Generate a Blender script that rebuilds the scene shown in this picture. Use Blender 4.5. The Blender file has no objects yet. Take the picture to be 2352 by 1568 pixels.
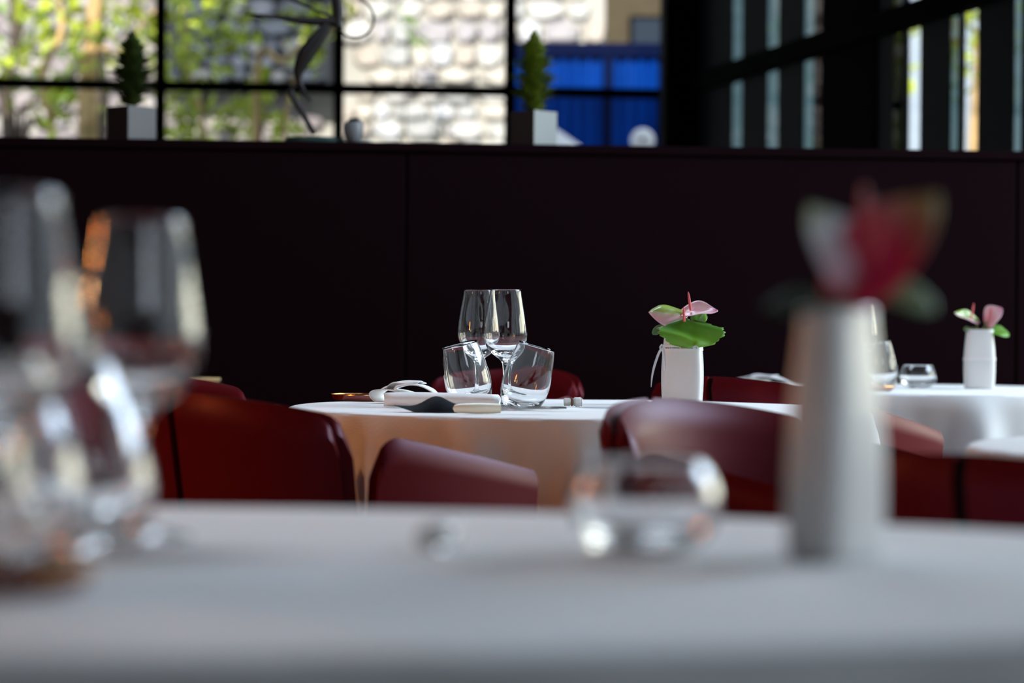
import bpy, bmesh, math, random
from mathutils import Vector, Matrix, noise
PI = math.pi
random.seed(7)
S = bpy.context.scene
COL = S.collection

# ------------------------------------------------------------------ camera
F = 85.0 / 36.0 * 2352
ROLL, HOR = 0.008, 755.0
cam_d = bpy.data.cameras.new('camera'); cam = bpy.data.objects.new('camera', cam_d); COL.objects.link(cam)
cam_d.lens = 85; cam_d.sensor_width = 36; cam_d.sensor_fit = 'HORIZONTAL'; cam_d.clip_start = .05; cam_d.clip_end = 200
cam_d.dof.use_dof = True; cam_d.dof.focus_distance = 4.66; cam_d.dof.aperture_fstop = 3.0
pitch = math.atan((784 - HOR) / F)
cam.matrix_world = Matrix.Translation((0, 0, .9)) @ Matrix.Rotation(PI / 2 - pitch, 4, 'X') @ Matrix.Rotation(ROLL, 4, 'Z')
S.camera = cam
MW = cam.matrix_world.to_3x3()
def at(px, py, Y):
    """the point at distance Y that a line of sight reaches"""
    v = MW @ Vector(((px - 1176) / F, -(py - 784) / F, -1)); v *= Y / v.y
    return Vector((v.x, v.y, v.z + .9))
def onz(px, Y, z=.75):
    return at(px, HOR + ROLL * (px - 1176) + (.9 - z) * F / Y, Y)

# ------------------------------------------------------------------ light
S.view_settings.view_transform = 'Standard'; S.view_settings.look = 'None'
S.view_settings.exposure = 0.30; S.view_settings.gamma = 1.0
S.cycles.max_bounces = 14; S.cycles.transmission_bounces = 14; S.cycles.transparent_max_bounces = 16
S.cycles.glossy_bounces = 6; S.cycles.diffuse_bounces = 4; S.cycles.sample_clamp_indirect = 8
w = bpy.data.worlds.new('sky'); S.world = w; w.use_nodes = True
bg = w.node_tree.nodes['Background']; bg.inputs[0].default_value = (.72, .86, 1, 1); bg.inputs[1].default_value = .95
def light(name, kind, loc, target, power, color, size=None, sizey=None, angle=None):
    l = bpy.data.lights.new(name, kind); o = bpy.data.objects.new(name, l); COL.objects.link(o)
    o.location = loc; o.rotation_euler = (Vector(target) - Vector(loc)).to_track_quat('-Z', 'Y').to_euler()
    l.energy = power; l.color = color
    if kind == 'AREA': l.shape = 'RECTANGLE'; l.size = size; l.size_y = sizey or size
    if kind == 'SUN': l.angle = angle or .009
    if kind == 'POINT': l.shadow_soft_size = size
    return o
light('sun', 'SUN', (-6, -12, 15), (0, 18, 0), 4.6, (1, .93, .8))
# daylight through the right-hand glazing, and through the high windows behind the camera
light('window_light_right', 'AREA', (4.4, 5.7, 3.2), (.5, 4.5, .8), 245, (.62, .79, 1), 3.2, 1.5)
light('garden_fill', 'AREA', (4.7, 6.2, 1.5), (1.3, 5.2, 1.1), 95, (.98, .97, .74), 4.6, 1.2)  # added cream lamp in place of a sunlit garden, tints the glass reflections
light('window_light_rear', 'AREA', (1.9, -2.8, 2.6), (.3, 4, .8), 12, (.78, .88, 1), 1.2, .8)
light('roof_light', 'AREA', (-.6, 5.7, 3.45), (.0, 4.4, .5), 72, (.70, .84, 1), 2.4, 1.2)

# ------------------------------------------------------------------ materials
def mat(name, color=(.5, .5, .5), rough=.5, metal=0, spec=.5, bump=0, bscale=50, var=0, vscale=8, coat=0, sheen=0, trans=0, ior=1.45, emit=None, estr=0, stretch=None):
    m = bpy.data.materials.new(name); m.use_nodes = True; nt = m.node_tree; b = nt.nodes['Principled BSDF']
    I = b.inputs
    I['Base Color'].default_value = (*color, 1); I['Roughness'].default_value = rough; I['Metallic'].default_value = metal
    I['Specular IOR Level'].default_value = spec; I['IOR'].default_value = ior; I['Coat Weight'].default_value = coat
    I['Sheen Weight'].default_value = sheen; I['Transmission Weight'].default_value = trans
    if emit: I['Emission Color'].default_value = (*emit, 1); I['Emission Strength'].default_value = estr
    tc = nt.nodes.new('ShaderNodeTexCoord'); mp = nt.nodes.new('ShaderNodeMapping'); nt.links.new(tc.outputs['Object'], mp.inputs[0])
    if stretch: mp.inputs['Scale'].default_value = stretch
    if var:
        n = nt.nodes.new('ShaderNodeTexNoise'); n.inputs['Scale'].default_value = vscale; n.inputs['Detail'].default_value = 4
        nt.links.new(mp.outputs[0], n.inputs[0])
        r = nt.nodes.new('ShaderNodeValToRGB'); nt.links.new(n.outputs[0], r.inputs[0])
        r.color_ramp.elements[0].position = .3; r.color_ramp.elements[1].position = .7
        r.color_ramp.elements[0].color = (*[max(0, c * (1 - var)) for c in color], 1)
        r.color_ramp.elements[1].color = (*[min(1, c * (1 + var)) for c in color], 1)
        nt.links.new(r.outputs[0], I['Base Color'])
    if bump:
        n = nt.nodes.new('ShaderNodeTexNoise'); n.inputs['Scale'].default_value = bscale; n.inputs['Detail'].default_value = 3
        nt.links.new(mp.outputs[0], n.inputs[0])
        u = nt.nodes.new('ShaderNodeBump'); u.inputs['Strength'].default_value = bump; u.inputs['Distance'].default_value = .002
        nt.links.new(n.outputs[0], u.inputs['Height']); nt.links.new(u.outputs[0], I['Normal'])
    return m
def glass_pane(name, tint=(1, 1, 1)):
    m = bpy.data.materials.new(name); m.use_nodes = True; nt = m.node_tree
    for n in list(nt.nodes): nt.nodes.remove(n)
    o = nt.nodes.new('ShaderNodeOutputMaterial'); t = nt.nodes.new('ShaderNodeBsdfTransparent'); g = nt.nodes.new('ShaderNodeBsdfGlossy')
    g.inputs['Roughness'].default_value = .02; t.inputs[0].default_value = (*tint, 1)
    lw = nt.nodes.new('ShaderNodeLayerWeight'); lw.inputs[0].default_value = .5
    pw = nt.nodes.new('ShaderNodeMath'); pw.operation = 'POWER'; pw.inputs[1].default_value = 5; nt.links.new(lw.outputs['Facing'], pw.inputs[0])
    fr = nt.nodes.new('ShaderNodeMath'); fr.operation = 'MULTIPLY_ADD'; fr.inputs[1].default_value = .7; fr.inputs[2].default_value = .025; nt.links.new(pw.outputs[0], fr.inputs[0])
    mx = nt.nodes.new('ShaderNodeMixShader'); nt.links.new(fr.outputs[0], mx.inputs[0]); nt.links.new(t.outputs[0], mx.inputs[1]); nt.links.new(g.outputs[0], mx.inputs[2])
    nt.links.new(mx.outputs[0], o.inputs[0]); return m
def cloth_mat(name, color, scale=1.0):
    m = mat(name, color, .75, spec=.25, sheen=.25); nt = m.node_tree; b = nt.nodes['Principled BSDF']
    tc = nt.nodes.new('ShaderNodeTexCoord')
    hs = []
    for rz in (.6, -.6):
        mp = nt.nodes.new('ShaderNodeMapping'); mp.inputs['Rotation'].default_value = (0, rz, rz); nt.links.new(tc.outputs['Object'], mp.inputs[0])
        wv = nt.nodes.new('ShaderNodeTexWave'); wv.inputs['Scale'].default_value = 110 * scale; wv.inputs['Distortion'].default_value = .3
        nt.links.new(mp.outputs[0], wv.inputs[0]); hs.append(wv)
    a = nt.nodes.new('ShaderNodeMath'); a.operation = 'MAXIMUM'; nt.links.new(hs[0].outputs['Fac'], a.inputs[0]); nt.links.new(hs[1].outputs['Fac'], a.inputs[1])
    u = nt.nodes.new('ShaderNodeBump'); u.inputs['Strength'].default_value = .3; u.inputs['Distance'].default_value = .0006
    nt.links.new(a.outputs[0], u.inputs['Height']); nt.links.new(u.outputs[0], b.inputs['Normal'])
    return m
def gradient_mat(name, stops, rough=.4, axis='Y', trans=0, veins=0, coat=0, subs=0):
    """colour runs along the leaf's own length"""
    m = bpy.data.materials.new(name); m.use_nodes = True; nt = m.node_tree; b = nt.nodes['Principled BSDF']
    b.inputs['Roughness'].default_value = rough; b.inputs['Coat Weight'].default_value = coat
    at_ = nt.nodes.new('ShaderNodeAttribute'); at_.attribute_name = 'leafuv'
    sp = nt.nodes.new('ShaderNodeSeparateXYZ'); nt.links.new(at_.outputs['Vector'], sp.inputs[0])
    nz = nt.nodes.new('ShaderNodeTexNoise'); nz.inputs['Scale'].default_value = 5; nt.links.new(at_.outputs['Vector'], nz.inputs[0])
    ad = nt.nodes.new('ShaderNodeMath'); ad.operation = 'MULTIPLY_ADD'; nt.links.new(nz.outputs[0], ad.inputs[0]); ad.inputs[1].default_value = .25
    nt.links.new(sp.outputs[0 if axis == 'X' else 1], ad.inputs[2])
    r = nt.nodes.new('ShaderNodeValToRGB'); nt.links.new(ad.outputs[0], r.inputs[0])
    cr = r.color_ramp
    while len(cr.elements) < len(stops): cr.elements.new(.5)
    for e, (p, c) in zip(cr.elements, stops): e.position = p; e.color = (*c, 1)
    nt.links.new(r.outputs[0], b.inputs['Base Color'])
    return m
M = {}
M['floor'] = mat('floor_wood', (.03, .018, .012), .5, var=.3, vscale=3)
M['partition'] = mat('dark_leather_wall', (.0060, .0016, .0028), .7, spec=.03, bump=.2, bscale=300)
M['black'] = mat('black_steel', (.003, .003, .004), .85, spec=.02)
M['darkpanel'] = mat('smoked_panel', (.003, .005, .010), .6, spec=.05)
M['greyfin'] = mat('grey_metal_fin', (.62, .74, .74), .5)
M['pinkfin'] = mat('rose_metal_fin', (.16, .12, .14), .5)
M['plaster'] = mat('dark_plaster', (.03, .025, .025), .8, bump=.2)
M['ceiling'] = mat('dark_ceiling', (.05, .045, .045), .8, bump=.1)
M['pane'] = glass_pane('window_glass')
M['cloth'] = cloth_mat('white_linen_weave', (.80, .80, .80))
M['napkin'] = mat('napkin_linen', (.88, .88, .88), .8, spec=.3, bump=.2, bscale=500, sheen=.2)
M['leather'] = mat('red_leather', (.10, .004, .006), .38, spec=.15, bump=.10, bscale=350, coat=.0)
M['leather'].node_tree.nodes['Principled BSDF'].inputs['Specular Tint'].default_value = (1, .55, .85, 1)
M['seam'] = mat('black_gap', (.003, .003, .003), .7, spec=.1)
M['leg'] = mat('dark_metal_leg', (.02, .018, .018), .35, metal=.7)
M['glass'] = mat('clear_crystal', (1, 1, 1), 0.0, trans=1, ior=1.47)
M['ceramic'] = mat('white_glazed_ceramic', (.74, .72, .70), .28, spec=.4, coat=.12)
M['ribbon'] = mat('white_ribbon', (.8, .76, .76), .4)
M['ink'] = mat('black_ink', (.01, .01, .01), .6)
M['stem'] = mat('green_stem', (.18, .32, .07), .5)
M['spadix'] = mat('pink_spadix', (.75, .12, .13), .5, bump=.5, bscale=900)
M['spatheA'] = gradient_mat('green_pink_spathe', [(.0, (.62, .08, .13)), (.35, (.88, .46, .52)), (.75, (.85, .58, .60)), (1, (.80, .35, .48))], .35, coat=.3)
M['spatheB'] = gradient_mat('pink_edge_spathe', [(.12, (.80, .45, .55)), (.45, (.72, .50, .46)), (.62, (.36, .46, .12)), (1, (.30, .42, .06))], .35, axis='X', coat=.3)
M['spatheR'] = gradient_mat('red_spathe', [(.0, (.75, .02, .08)), (.55, (.80, .04, .12)), (.8, (.55, .16, .13)), (1, (.42, .30, .12))], .35, coat=.3)
M['spatheW'] = gradient_mat('white_pink_spathe', [(.0, (.75, .10, .22)), (.4, (.80, .55, .62)), (.8, (.75, .75, .78)), (1, (.55, .6, .4))], .35, coat=.3)
M['leafG'] = gradient_mat('green_leaf', [(.1, (.045, .14, .006)), (.5, (.07, .21, .006)), (1, (.13, .30, .012))], .45)
M['leafD'] = mat('dark_leaf', (.012, .03, .004), .7, spec=.1)
M['pane_dim'] = glass_pane('tinted_window_glass', (.34, .42, .42))
M['pane_rose'] = glass_pane('rose_window_glass', (.12, .08, .09))
M['leafP'] = mat('pale_green_leaf', (.13, .22, .09), .5)
M['blackstone'] = mat('black_leather_rest', (.004, .005, .008), .7, spec=.12, bump=.3, bscale=200)
M['ivory'] = mat('ivory_handle', (.90, .86, .68), .22, coat=.5)
M['steel'] = mat('polished_steel', (.6, .6, .6), .22, metal=1)
M['lacquer'] = mat('red_lacquer', (.16, .012, .006), .12, coat=.8)
M['brass'] = mat('brass_rim', (.75, .45, .2), .25, metal=1)
M['brownring'] = mat('brown_ring', (.16, .07, .03), .4)
M['tan'] = mat('tan_wood', (.5, .34, .16), .5, var=.2)
M['conifer'] = mat('conifer_green', (.17, .24, .02), .7, var=.5, vscale=30)
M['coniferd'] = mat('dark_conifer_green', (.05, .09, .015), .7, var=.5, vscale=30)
M['bark'] = mat('bark', (.10, .06, .035), .8, bump=.5)
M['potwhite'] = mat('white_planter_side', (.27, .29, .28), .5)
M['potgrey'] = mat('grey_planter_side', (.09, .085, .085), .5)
M['potshade'] = mat('shaded_planter_side', (.022, .012, .010), .6)
M['soil'] = mat('soil', (.02, .014, .01), .95, bump=.8)
M['bronze'] = mat('dark_bronze', (.02, .018, .018), .45, metal=.5)
M['verdigris'] = mat('green_patina', (.02, .05, .045), .5, metal=.3)
M['cup'] = mat('grey_ceramic', (.16, .17, .18), .4)
M['treebark'] = mat('pale_tree_bark', (.62, .42, .20), .8, var=.45, vscale=6)
M['darkbark'] = mat('dark_tree_bark', (.10, .075, .06), .85, var=.4, vscale=6)
M['leafy'] = mat('yellow_green_leaf', (.46, .56, .04), .5, var=.45, vscale=2.2)
M['leafy2'] = mat('mid_green_leaf', (.18, .34, .03), .5, var=.5, vscale=2.2)
stones = []
for i, c in enumerate([(.60, .60, .58), (.48, .49, .50), (.66, .62, .56), (.52, .47, .42), (.44, .42, .45), (.70, .69, .68), (.56, .50, .45), (.62, .64, .68)]):
    stones.append(mat('stone_tone_%s' % 'abcdefgh'[i], c, .9, var=.22, vscale=9, bump=.8, bscale=30))
mauve = [mat('mauve_stone_%s' % 'abcd'[i], c, .9, var=.25, vscale=9, bump=.8, bscale=30) for i, c in enumerate([(.40, .35, .37), (.33, .29, .31), (.46, .42, .42), (.28, .25, .27)])]
shaded_stones = [mat('shaded_tone_%s' % 'abcd'[i], c, .8, var=.35, vscale=9, bump=.6, bscale=30) for i, c in enumerate([(.055, .07, .10), (.08, .095, .13), (.04, .05, .075), (.11, .12, .14)])]  # dark tones carry the shade on the rock face as stone colour
M['mortar'] = mat('mortar', (.52, .51, .48), .95, bump=.6)
M['shadedbed'] = mat('shaded_bed', (.03, .035, .045), .95)
M['beige'] = mat('beige_render', (.085, .067, .040), .9, var=.1)
M['bluecloth'] = mat('blue_tarpaulin', (.001, .05, .33), .8, spec=.1, var=.15, vscale=3)
M['white'] = mat('white_canvas', (.80, .80, .82), .7)
M['darkglass'] = mat('dark_window_glass', (.02, .03, .05), .15)
M['ground'] = mat('gravel_ground', (.25, .23, .2), .95, var=.3, vscale=3)

# ------------------------------------------------------------------ mesh helpers
class MB:
    def __init__(s): s.v = []; s.f = []; s.mi = []; s.uv = {}
    def add(s, vs, fs, mi=0):
        o = len(s.v); s.v += [tuple(v) for v in vs]; s.f += [tuple(i + o for i in f) for f in fs]; s.mi += [mi] * len(fs); return s
    def box(s, x0, x1, y0, y1, z0, z1, mi=0, mtx=None):
        vs = [Vector((x, y, z)) for x in (x0, x1) for y in (y0, y1) for z in (z0, z1)]
        if mtx: vs = [mtx @ v for v in vs]
        return s.add(vs, [(0, 1, 3, 2), (4, 6, 7, 5), (0, 4, 5, 1), (2, 3, 7, 6), (0, 2, 6, 4), (1, 5, 7, 3)], mi)
    def lathe(s, prof, n=48, cx=0, cy=0, mi=0, cap0=False, cap1=False):
        vs = [(cx + r * math.cos(2 * PI * j / n), cy + r * math.sin(2 * PI * j / n), z) for r, z in prof for j in range(n)]
        fs = [(i * n + j, i * n + (j + 1) % n, (i + 1) * n + (j + 1) % n, (i + 1) * n + j) for i in range(len(prof) - 1) for j in range(n)]
        if cap0: fs.append(tuple(range(n - 1, -1, -1)))
        if cap1: fs.append(tuple((len(prof) - 1) * n + j for j in range(n)))
        return s.add(vs, fs, mi)
    def tube(s, pts, rads, n=10, mi=0, flat=1.0):
        pts = [Vector(p) for p in pts]; rings = []
        up = Vector((0, 0, 1))
        for i, p in enumerate(pts):
            t = (pts[min(i + 1, len(pts) - 1)] - pts[max(i - 1, 0)]).normalized()
            a = t.cross(Vector((0, 1, 0)) if abs(t.y) < .9 else Vector((1, 0, 0))).normalized(); b = t.cross(a).normalized()
            r = rads[i] if hasattr(rads, '__len__') else rads
            rings += [p + a * math.cos(2 * PI * j / n) * r + b * math.sin(2 * PI * j / n) * r * flat for j in range(n)]
        fs = [(i * n + j, i * n + (j + 1) % n, (i + 1) * n + (j + 1) % n, (i + 1) * n + j) for i in range(len(pts) - 1) for j in range(n)]
        fs += [tuple(range(n - 1, -1, -1)), tuple((len(pts) - 1) * n + j for j in range(n))]
        return s.add(rings, fs, mi)
    def build(s, name, m, parent=None, smooth=True, loc=None, angle=40):
        me = bpy.data.meshes.new(name); me.from_pydata(s.v, [], s.f)
        for x in (m if isinstance(m, (list, tuple)) else [m]): me.materials.append(x)
        me.polygons.foreach_set('material_index', s.mi)
        bm = bmesh.new(); bm.from_mesh(me); bmesh.ops.recalc_face_normals(bm, faces=bm.faces)
        for e in bm.edges:
            if len(e.link_faces) == 2 and e.calc_face_angle(0) > math.radians(angle): e.smooth = False
        bm.to_mesh(me); bm.free()
        if smooth: me.polygons.foreach_set('use_smooth', [True] * len(me.polygons))
        o = bpy.data.objects.new(name, me); COL.objects.link(o)
        if parent: o.parent = parent
        if loc: o.location = loc
        return o
def tag(o, label=None, cat=None, group=None, kind=None):
    if label: o['label'] = label
    if cat: o['category'] = cat
    if group: o['group'] = group
    if kind: o['kind'] = kind
    return o
def thing(name, loc, rz, label, cat, group=None, kind=None):
    o = bpy.data.objects.new(name, None); COL.objects.link(o); o.location = loc; o.rotation_euler = (0, 0, rz); o.empty_display_size = .05
    return tag(o, label, cat, group, kind)
def copy_tree(o, parent=None):
    c = o.copy(); COL.objects.link(c); c.parent = parent
    for ch in list(o.children): copy_tree(ch, c)
    return c
def bevel(o, w=.004, seg=2):
    b = o.modifiers.new('round', 'BEVEL'); b.width = w; b.segments = seg; b.limit_method = 'ANGLE'; b.angle_limit = math.radians(50); return o
def subsurf(o, n=2):
    b = o.modifiers.new('sub', 'SUBSURF'); b.levels = n; b.render_levels = n; return o
def smoothpath(pts, n=6):
    out = []
    P = [Vector(p) for p in pts]
    for i in range(len(P) - 1):
        p0, p1, p2, p3 = P[max(i - 1, 0)], P[i], P[i + 1], P[min(i + 2, len(P) - 1)]
        for k in range(n):
            t = k / n
            out.append(.5 * ((2 * p1) + (p2 - p0) * t + (2 * p0 - 5 * p1 + 4 * p2 - p3) * t * t + (3 * p1 - p0 - 3 * p2 + p3) * t ** 3))
    return out + [P[-1]]

# ------------------------------------------------------------------ the room
RX = lambda Y: 4.2 - .237 * Y                      # right glazed wall line
BY = lambda X: 13.98 + .09 * X                     # back window line
PY = lambda X: 7.30 + .077 * X                     # low partition line
ZC = 3.55
o = MB().box(-4.2, 5.6, -4.2, 14.6, -.1, 0).build('floor', M['floor'], smooth=False); tag(o, kind='structure')
o = MB().add([(-4.2, -4.2, ZC), (5.4, -4.2, ZC), (.95, 14.2, ZC), (-4.2, 14.2, ZC), (-4.2, -4.2, ZC + .15), (5.4, -4.2, ZC + .15), (.95, 14.2, ZC + .15), (-4.2, 14.2, ZC + .15)],
             [(0, 1, 2, 3), (7, 6, 5, 4), (0, 4, 5, 1), (1, 5, 6, 2), (2, 6, 7, 3), (3, 7, 4, 0)]).build('ceiling', M['ceiling'], smooth=False); tag(o, kind='structure')
o = MB().box(-4.3, -4.2, -4.2, 14.0, 0, ZC).build('wall_left', M['plaster'], smooth=False); tag(o, kind='structure')
o = MB().box(-4.3, 5.4, -4.3, -4.2, 0, ZC).build('wall_rear', M['plaster'], smooth=False); tag(o, kind='structure')

# right wall: fins, smoked panels, slits of clear glass
wr = thing('wall_right', (0, 0, 0), 0, None, None, kind='structure')
dirw = Vector((RX(0) - RX(1), -1, 0)).normalized(); rzw = math.atan2(dirw.y, dirw.x)
def wallbox(name, y0, y1, m, t0=-.004, t1=.004, z0=0, z1=ZC):
    L = (y1 - y0) / abs(dirw.y)
    b = MB().box(0, L, t0, t1, z0, z1).build(name, m, wr, smooth=False)
    b.location = (RX(y1), y1, 0); b.rotation_euler = (0, 0, rzw); return b
# +y of this local frame points ... away from the room on the right side
def yof(px): return 4.2 / ((px - 1176) / F + .237)
gaps = [(1677, 1701, 'pane_dim'), (1757, 1784, 'pane_dim'), (1841, 1866, 'pane_dim'), (1868, 1882, 'pane_rose'), (2047, 2068, 'pane_dim'), (2082, 2110, 'pane'),
        (2178, 2197, 'pane_dim'), (2210, 2242, 'pane'), (2324, 2342, 'pane_dim')]
yy = 13.9
for a, b, mm in gaps:
    y0 = yof(a)
    wallbox('panel', y0, yy, M['darkpanel']); wallbox('pane', yof(b), y0, M[mm], -.002, .002); yy = yof(b)
wallbox('panel', 7.6, yy, M['darkpanel'])
wallbox('transom', 7.6, 13.9, M['black'], -.04, .04, 2.22, 2.32)
y0 = -4.1
for k in range(9):
    a = -4.1 + k * 1.3; b = a + 1.3
    wallbox('pane', a + .03, b - .03, M['pane'], -.004, .004)
    wallbox('mullion', b - .03, b + .03, M['black'], -.05, .05)
o = MB().box(0, .95, -.015, .15, 0, ZC).build('column_side', M['black'], smooth=False); tag(o, kind='structure')
yc = (yof(1888) + yof(2012)) / 2; L = yof(1888) - yof(2012)
o.data.transform(Matrix.Diagonal((L * 1.02 / .95, 1, 1, 1))); o.location = (RX(yc + L / 2), yc + L / 2, 0); o.rotation_euler = (0, 0, rzw)
o = MB().box(.84, 1.16, 13.45, 13.95, 0, ZC).build('column_corner', M['black'], smooth=False); tag(o, kind='structure')

# back window wall
wb = thing('window_back', (0, BY(0), 0), math.atan(.09), None, None, kind='structure')
muls = [(px - 1176) / F * 13.9 for px in (-35, 367, 772, 1167, 1568)]
muls = [-4.02, -3.01] + muls
for X in muls: MB().box(X - .03, X + .03, -.05, .05, 0, ZC).build('mullion', M['black'], wb, smooth=False)
for z in (.02, 1.18, 2.27, 3.4):
    MB().box(-4.1, .9, -.035, .035, z - .028, z + .028).build('transom', M['black'], wb, smooth=False)
for i in range(len(muls) - 1):
    for z0, z1 in ((.05, 1.15), (1.21, 2.242), (2.298, 3.37)):
        MB().box(muls[i] + .03, muls[i + 1] - .03, -.004, .004, z0, z1).build('pane', M['pane'], wb, smooth=False)

# low partition with leather panels and a cap
wp = thing('wall_partition', (0, PY(0), 0), math.atan(.077), None, None, kind='structure')
ZP = .9 + (755 - 331) / F * 7.3
sx = [-4.1, -2.35, onz(931, 7.28, 1).x, 1.55, 2.40]
for i in range(4):
    b = MB().box(sx[i] + .003, sx[i + 1] - .003, 0, .04, .02, ZP - .03).build('panel', M['partition'], wp, smooth=False); bevel(b, .004)
MB().box(-4.1, 2.40, .03, .28, 0, ZP - .03).build('core', M['seam'], wp, smooth=False)
b = MB().box(-4.1, 2.42, -.008, .32, ZP - .028, ZP).build('cap', M['partition'], wp, smooth=False); bevel(b, .004)

# ------------------------------------------------------------------ outdoors
o = MB().box(-30, 30, 14.6, 60, -.2, -.02).build('ground_outside', M['ground'], smooth=False); tag(o, kind='structure')
o = MB().box(5.6, 30, -6, 14.6, -.2, -.02).build('ground_side', M['ground'], smooth=False); tag(o, kind='structure')
def stone_mesh(m, w, h, seed):
    r = random.Random(seed); bm = bmesh.new(); n = 7
    out = []
    for k in range(n):
        a = 2 * PI * (k + r.uniform(-.25, .25)) / n
        c, s_ = math.cos(a), math.sin(a); q = 1 / max(abs(c) ** 3 + abs(s_) ** 3, .001) ** (1 / 3)
        out.append((c * q * w / 2 * r.uniform(.9, 1.02), s_ * q * h / 2 * r.uniform(.9, 1.02)))
    back = [bm.verts.new((x, .05, z)) for x, z in out]; mid = [bm.verts.new((x, -.02, z)) for x, z in out]
    fr = [bm.verts.new((x * .88, -.042 - r.uniform(0, .012), z * .86)) for x, z in out]
    for k in range(n):
        j = (k + 1) % n; bm.faces.new((back[k], back[j], mid[j], mid[k])); bm.faces.new((mid[k], mid[j], fr[j], fr[k]))
    bm.faces.new(fr)
    bmesh.ops.recalc_face_normals(bm, faces=bm.faces)
    me = bpy.data.meshes.new('stone'); bm.to_mesh(me); bm.free(); me.materials.append(m); return me
def rubble(name, x0, x1, Y, z0, z1, mats, bed, ztop, cw=.21, ch=.135, zbot=0):
    wl = thing(name, (0, Y, 0), 0, None, None, kind='structure')
    MB().box(x0, x1, .03, .5, zbot, ztop).build('mortar_bed', bed, wl, smooth=False)
    wid = (.6, .85, 1.1, 1.45)
    lib = {q: [stone_mesh(m, cw * q * 1.0, ch, k * 7 + int(q * 10)) for k, m in enumerate(mats)] for q in wid}
    z = z0; row = 0
    while z < z1:
        hh = random.choice((.7, .9, 1.1, 1.35)); x = x0 - random.uniform(0, .5) * cw
        while x < x1:
            q = random.choice(wid); X = x + cw * q / 2
            if X - cw * q / 2 > x0 - .02 and X + cw * q / 2 < x1 + .03:
                o = bpy.data.objects.new('stone', random.choice(lib[q])); COL.objects.link(o); o.parent = wl
                o.location = (X, random.uniform(-.02, .015), z + ch * hh / 2 + random.uniform(-.008, .008)); o.rotation_euler = (0, random.choice((0, PI)) + random.uniform(-.05, .05), 0); o.scale = (1, 1, hh)
            x += cw * q * 1.02
        z += ch * hh * 1.02; row += 1
    return wl
xs = lambda px, Y: (px - 1176) / F * Y
rubble('wall_stone', xs(765, 18.6), xs(1384, 18.6), 18.6, 2.2, 3.55, stones, M['mortar'], 4.2)
rubble('wall_mauve_stone', xs(-60, 18.8), xs(768, 18.8), 18.8, 2.15, 3.55, mauve + stones[4:5], M['mortar'], 4.2, .27, .17)
rubble('wall_shaded', xs(372, 18.3), xs(752, 18.3), 18.3, 2.76, 3.55, shaded_stones, M['shadedbed'], 4.0, .2, .12, zbot=2.75)
# this wall, its shade put into dark stones, stands on the terrace behind
# beige house with a dark window
hs = thing('beige_house', (0, 21, 0), 0, 'beige rendered building with a dark window above the blue hoarding', 'building')
MB().box(xs(1340, 21), xs(1560, 21), 0, 3, 0, 6).build('wall', M['beige'], hs, smooth=False)
a, b_ = xs(1440, 20.9), xs(1540, 20.9); zt = at(1480, 35, 20.9).z
MB().box(a, b_, -.06, .02, zt - .30, zt).build('window_frame', M['black'], hs, smooth=False)
MB().box(a + .03, b_ - .03, -.08, -.05, zt - .27, zt - .03).build('pane', M['darkglass'], bpy.data.objects['window_frame'], smooth=False)
# blue hoarding: hung tarpaulin strips under a rail
bl = thing('blue_hoarding', (0, 16.6, 0), 0, 'bright blue tarpaulin hoarding with vertical folds, beyond the window', 'hoarding')
x0, x1 = xs(1176, 16.6), xs(1560, 16.6); ztop = at(1350, 107, 16.6).z
mb = MB(); nn = 90
for k in range(nn + 1):
    x = x0 + (x1 - x0) * k / nn; y = .018 * math.sin(k * .9) + .012 * math.sin(k * 2.1 + 1)
    mb.v += [(x, y, 0), (x, y, ztop), (x, y + .01, ztop), (x, y + .01, 0)]
mb.f = [(4 * k, 4 * k + 4, 4 * k + 5, 4 * k + 1) for k in range(nn)] + [(4 * k + 3, 4 * k + 2, 4 * k + 6, 4 * k + 7) for k in range(nn)] + [(4 * k + 1, 4 * k + 5, 4 * k + 6, 4 * k + 2) for k in range(nn)]
mb.mi = [0] * len(mb.f); mb.build('tarpaulin', M['bluecloth'], bl)
MB().box(x0, x1, -.06, -.03, ztop - .07, ztop + .02).build('top_rail', mat('navy_rail', (.004, .008, .04), .9, spec=.02), bl, smooth=False)
for px in (1392, 1520): MB().box(xs(px, 16.6) - .03, xs(px, 16.6) + .03, -.05, -.02, 0, ztop).build('post', bpy.data.materials['navy_rail'], bl, smooth=False)
# white parasol top and a globe lamp in front of the hoarding
p = at(1262, 285, 15.6)
ps = thing('garden_parasol', (p.x, p.y, 0), 0, 'white canvas parasol peak in front of the blue hoarding', 'parasol')
mb = MB(); mb.v = [(0, 0, p.z)] + [(.62 * math.cos(k * PI / 4), .62 * math.sin(k * PI / 4), p.z - .42) for k in range(8)] + [(0, 0, p.z - .02)] + [(.62 * math.cos(k * PI / 4), .62 * math.sin(k * PI / 4), p.z - .45) for k in range(8)]
mb.f = [(0, 1 + k, 1 + (k + 1) % 8) for k in range(8)] + [(9, 10 + (k + 1) % 8, 10 + k) for k in range(8)] + [(1 + k, 10 + k, 10 + (k + 1) % 8, 1 + (k + 1) % 8) for k in range(8)]
mb.mi = [0] * len(mb.f); mb.build('canopy', M['white'], ps, smooth=False)
MB().tube([(0, 0, -.02), (0, 0, p.z - .02)], .02, 8).build('pole', M['potgrey'], ps)
p = at(1476, 322, 15.8)
gl = thing('globe_lamp', (p.x, p.y, 0), 0, 'round white garden globe on a post in front of the blue hoarding', 'lamp')
mb = MB().lathe([(.001, p.z + .078)] + [(.078 * math.sin(t * PI / 12), p.z + .078 * math.cos(t * PI / 12)) for t in range(1, 12)] + [(.001, p.z - .078)], 20); mb.build('globe', M['white'], gl)
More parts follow.
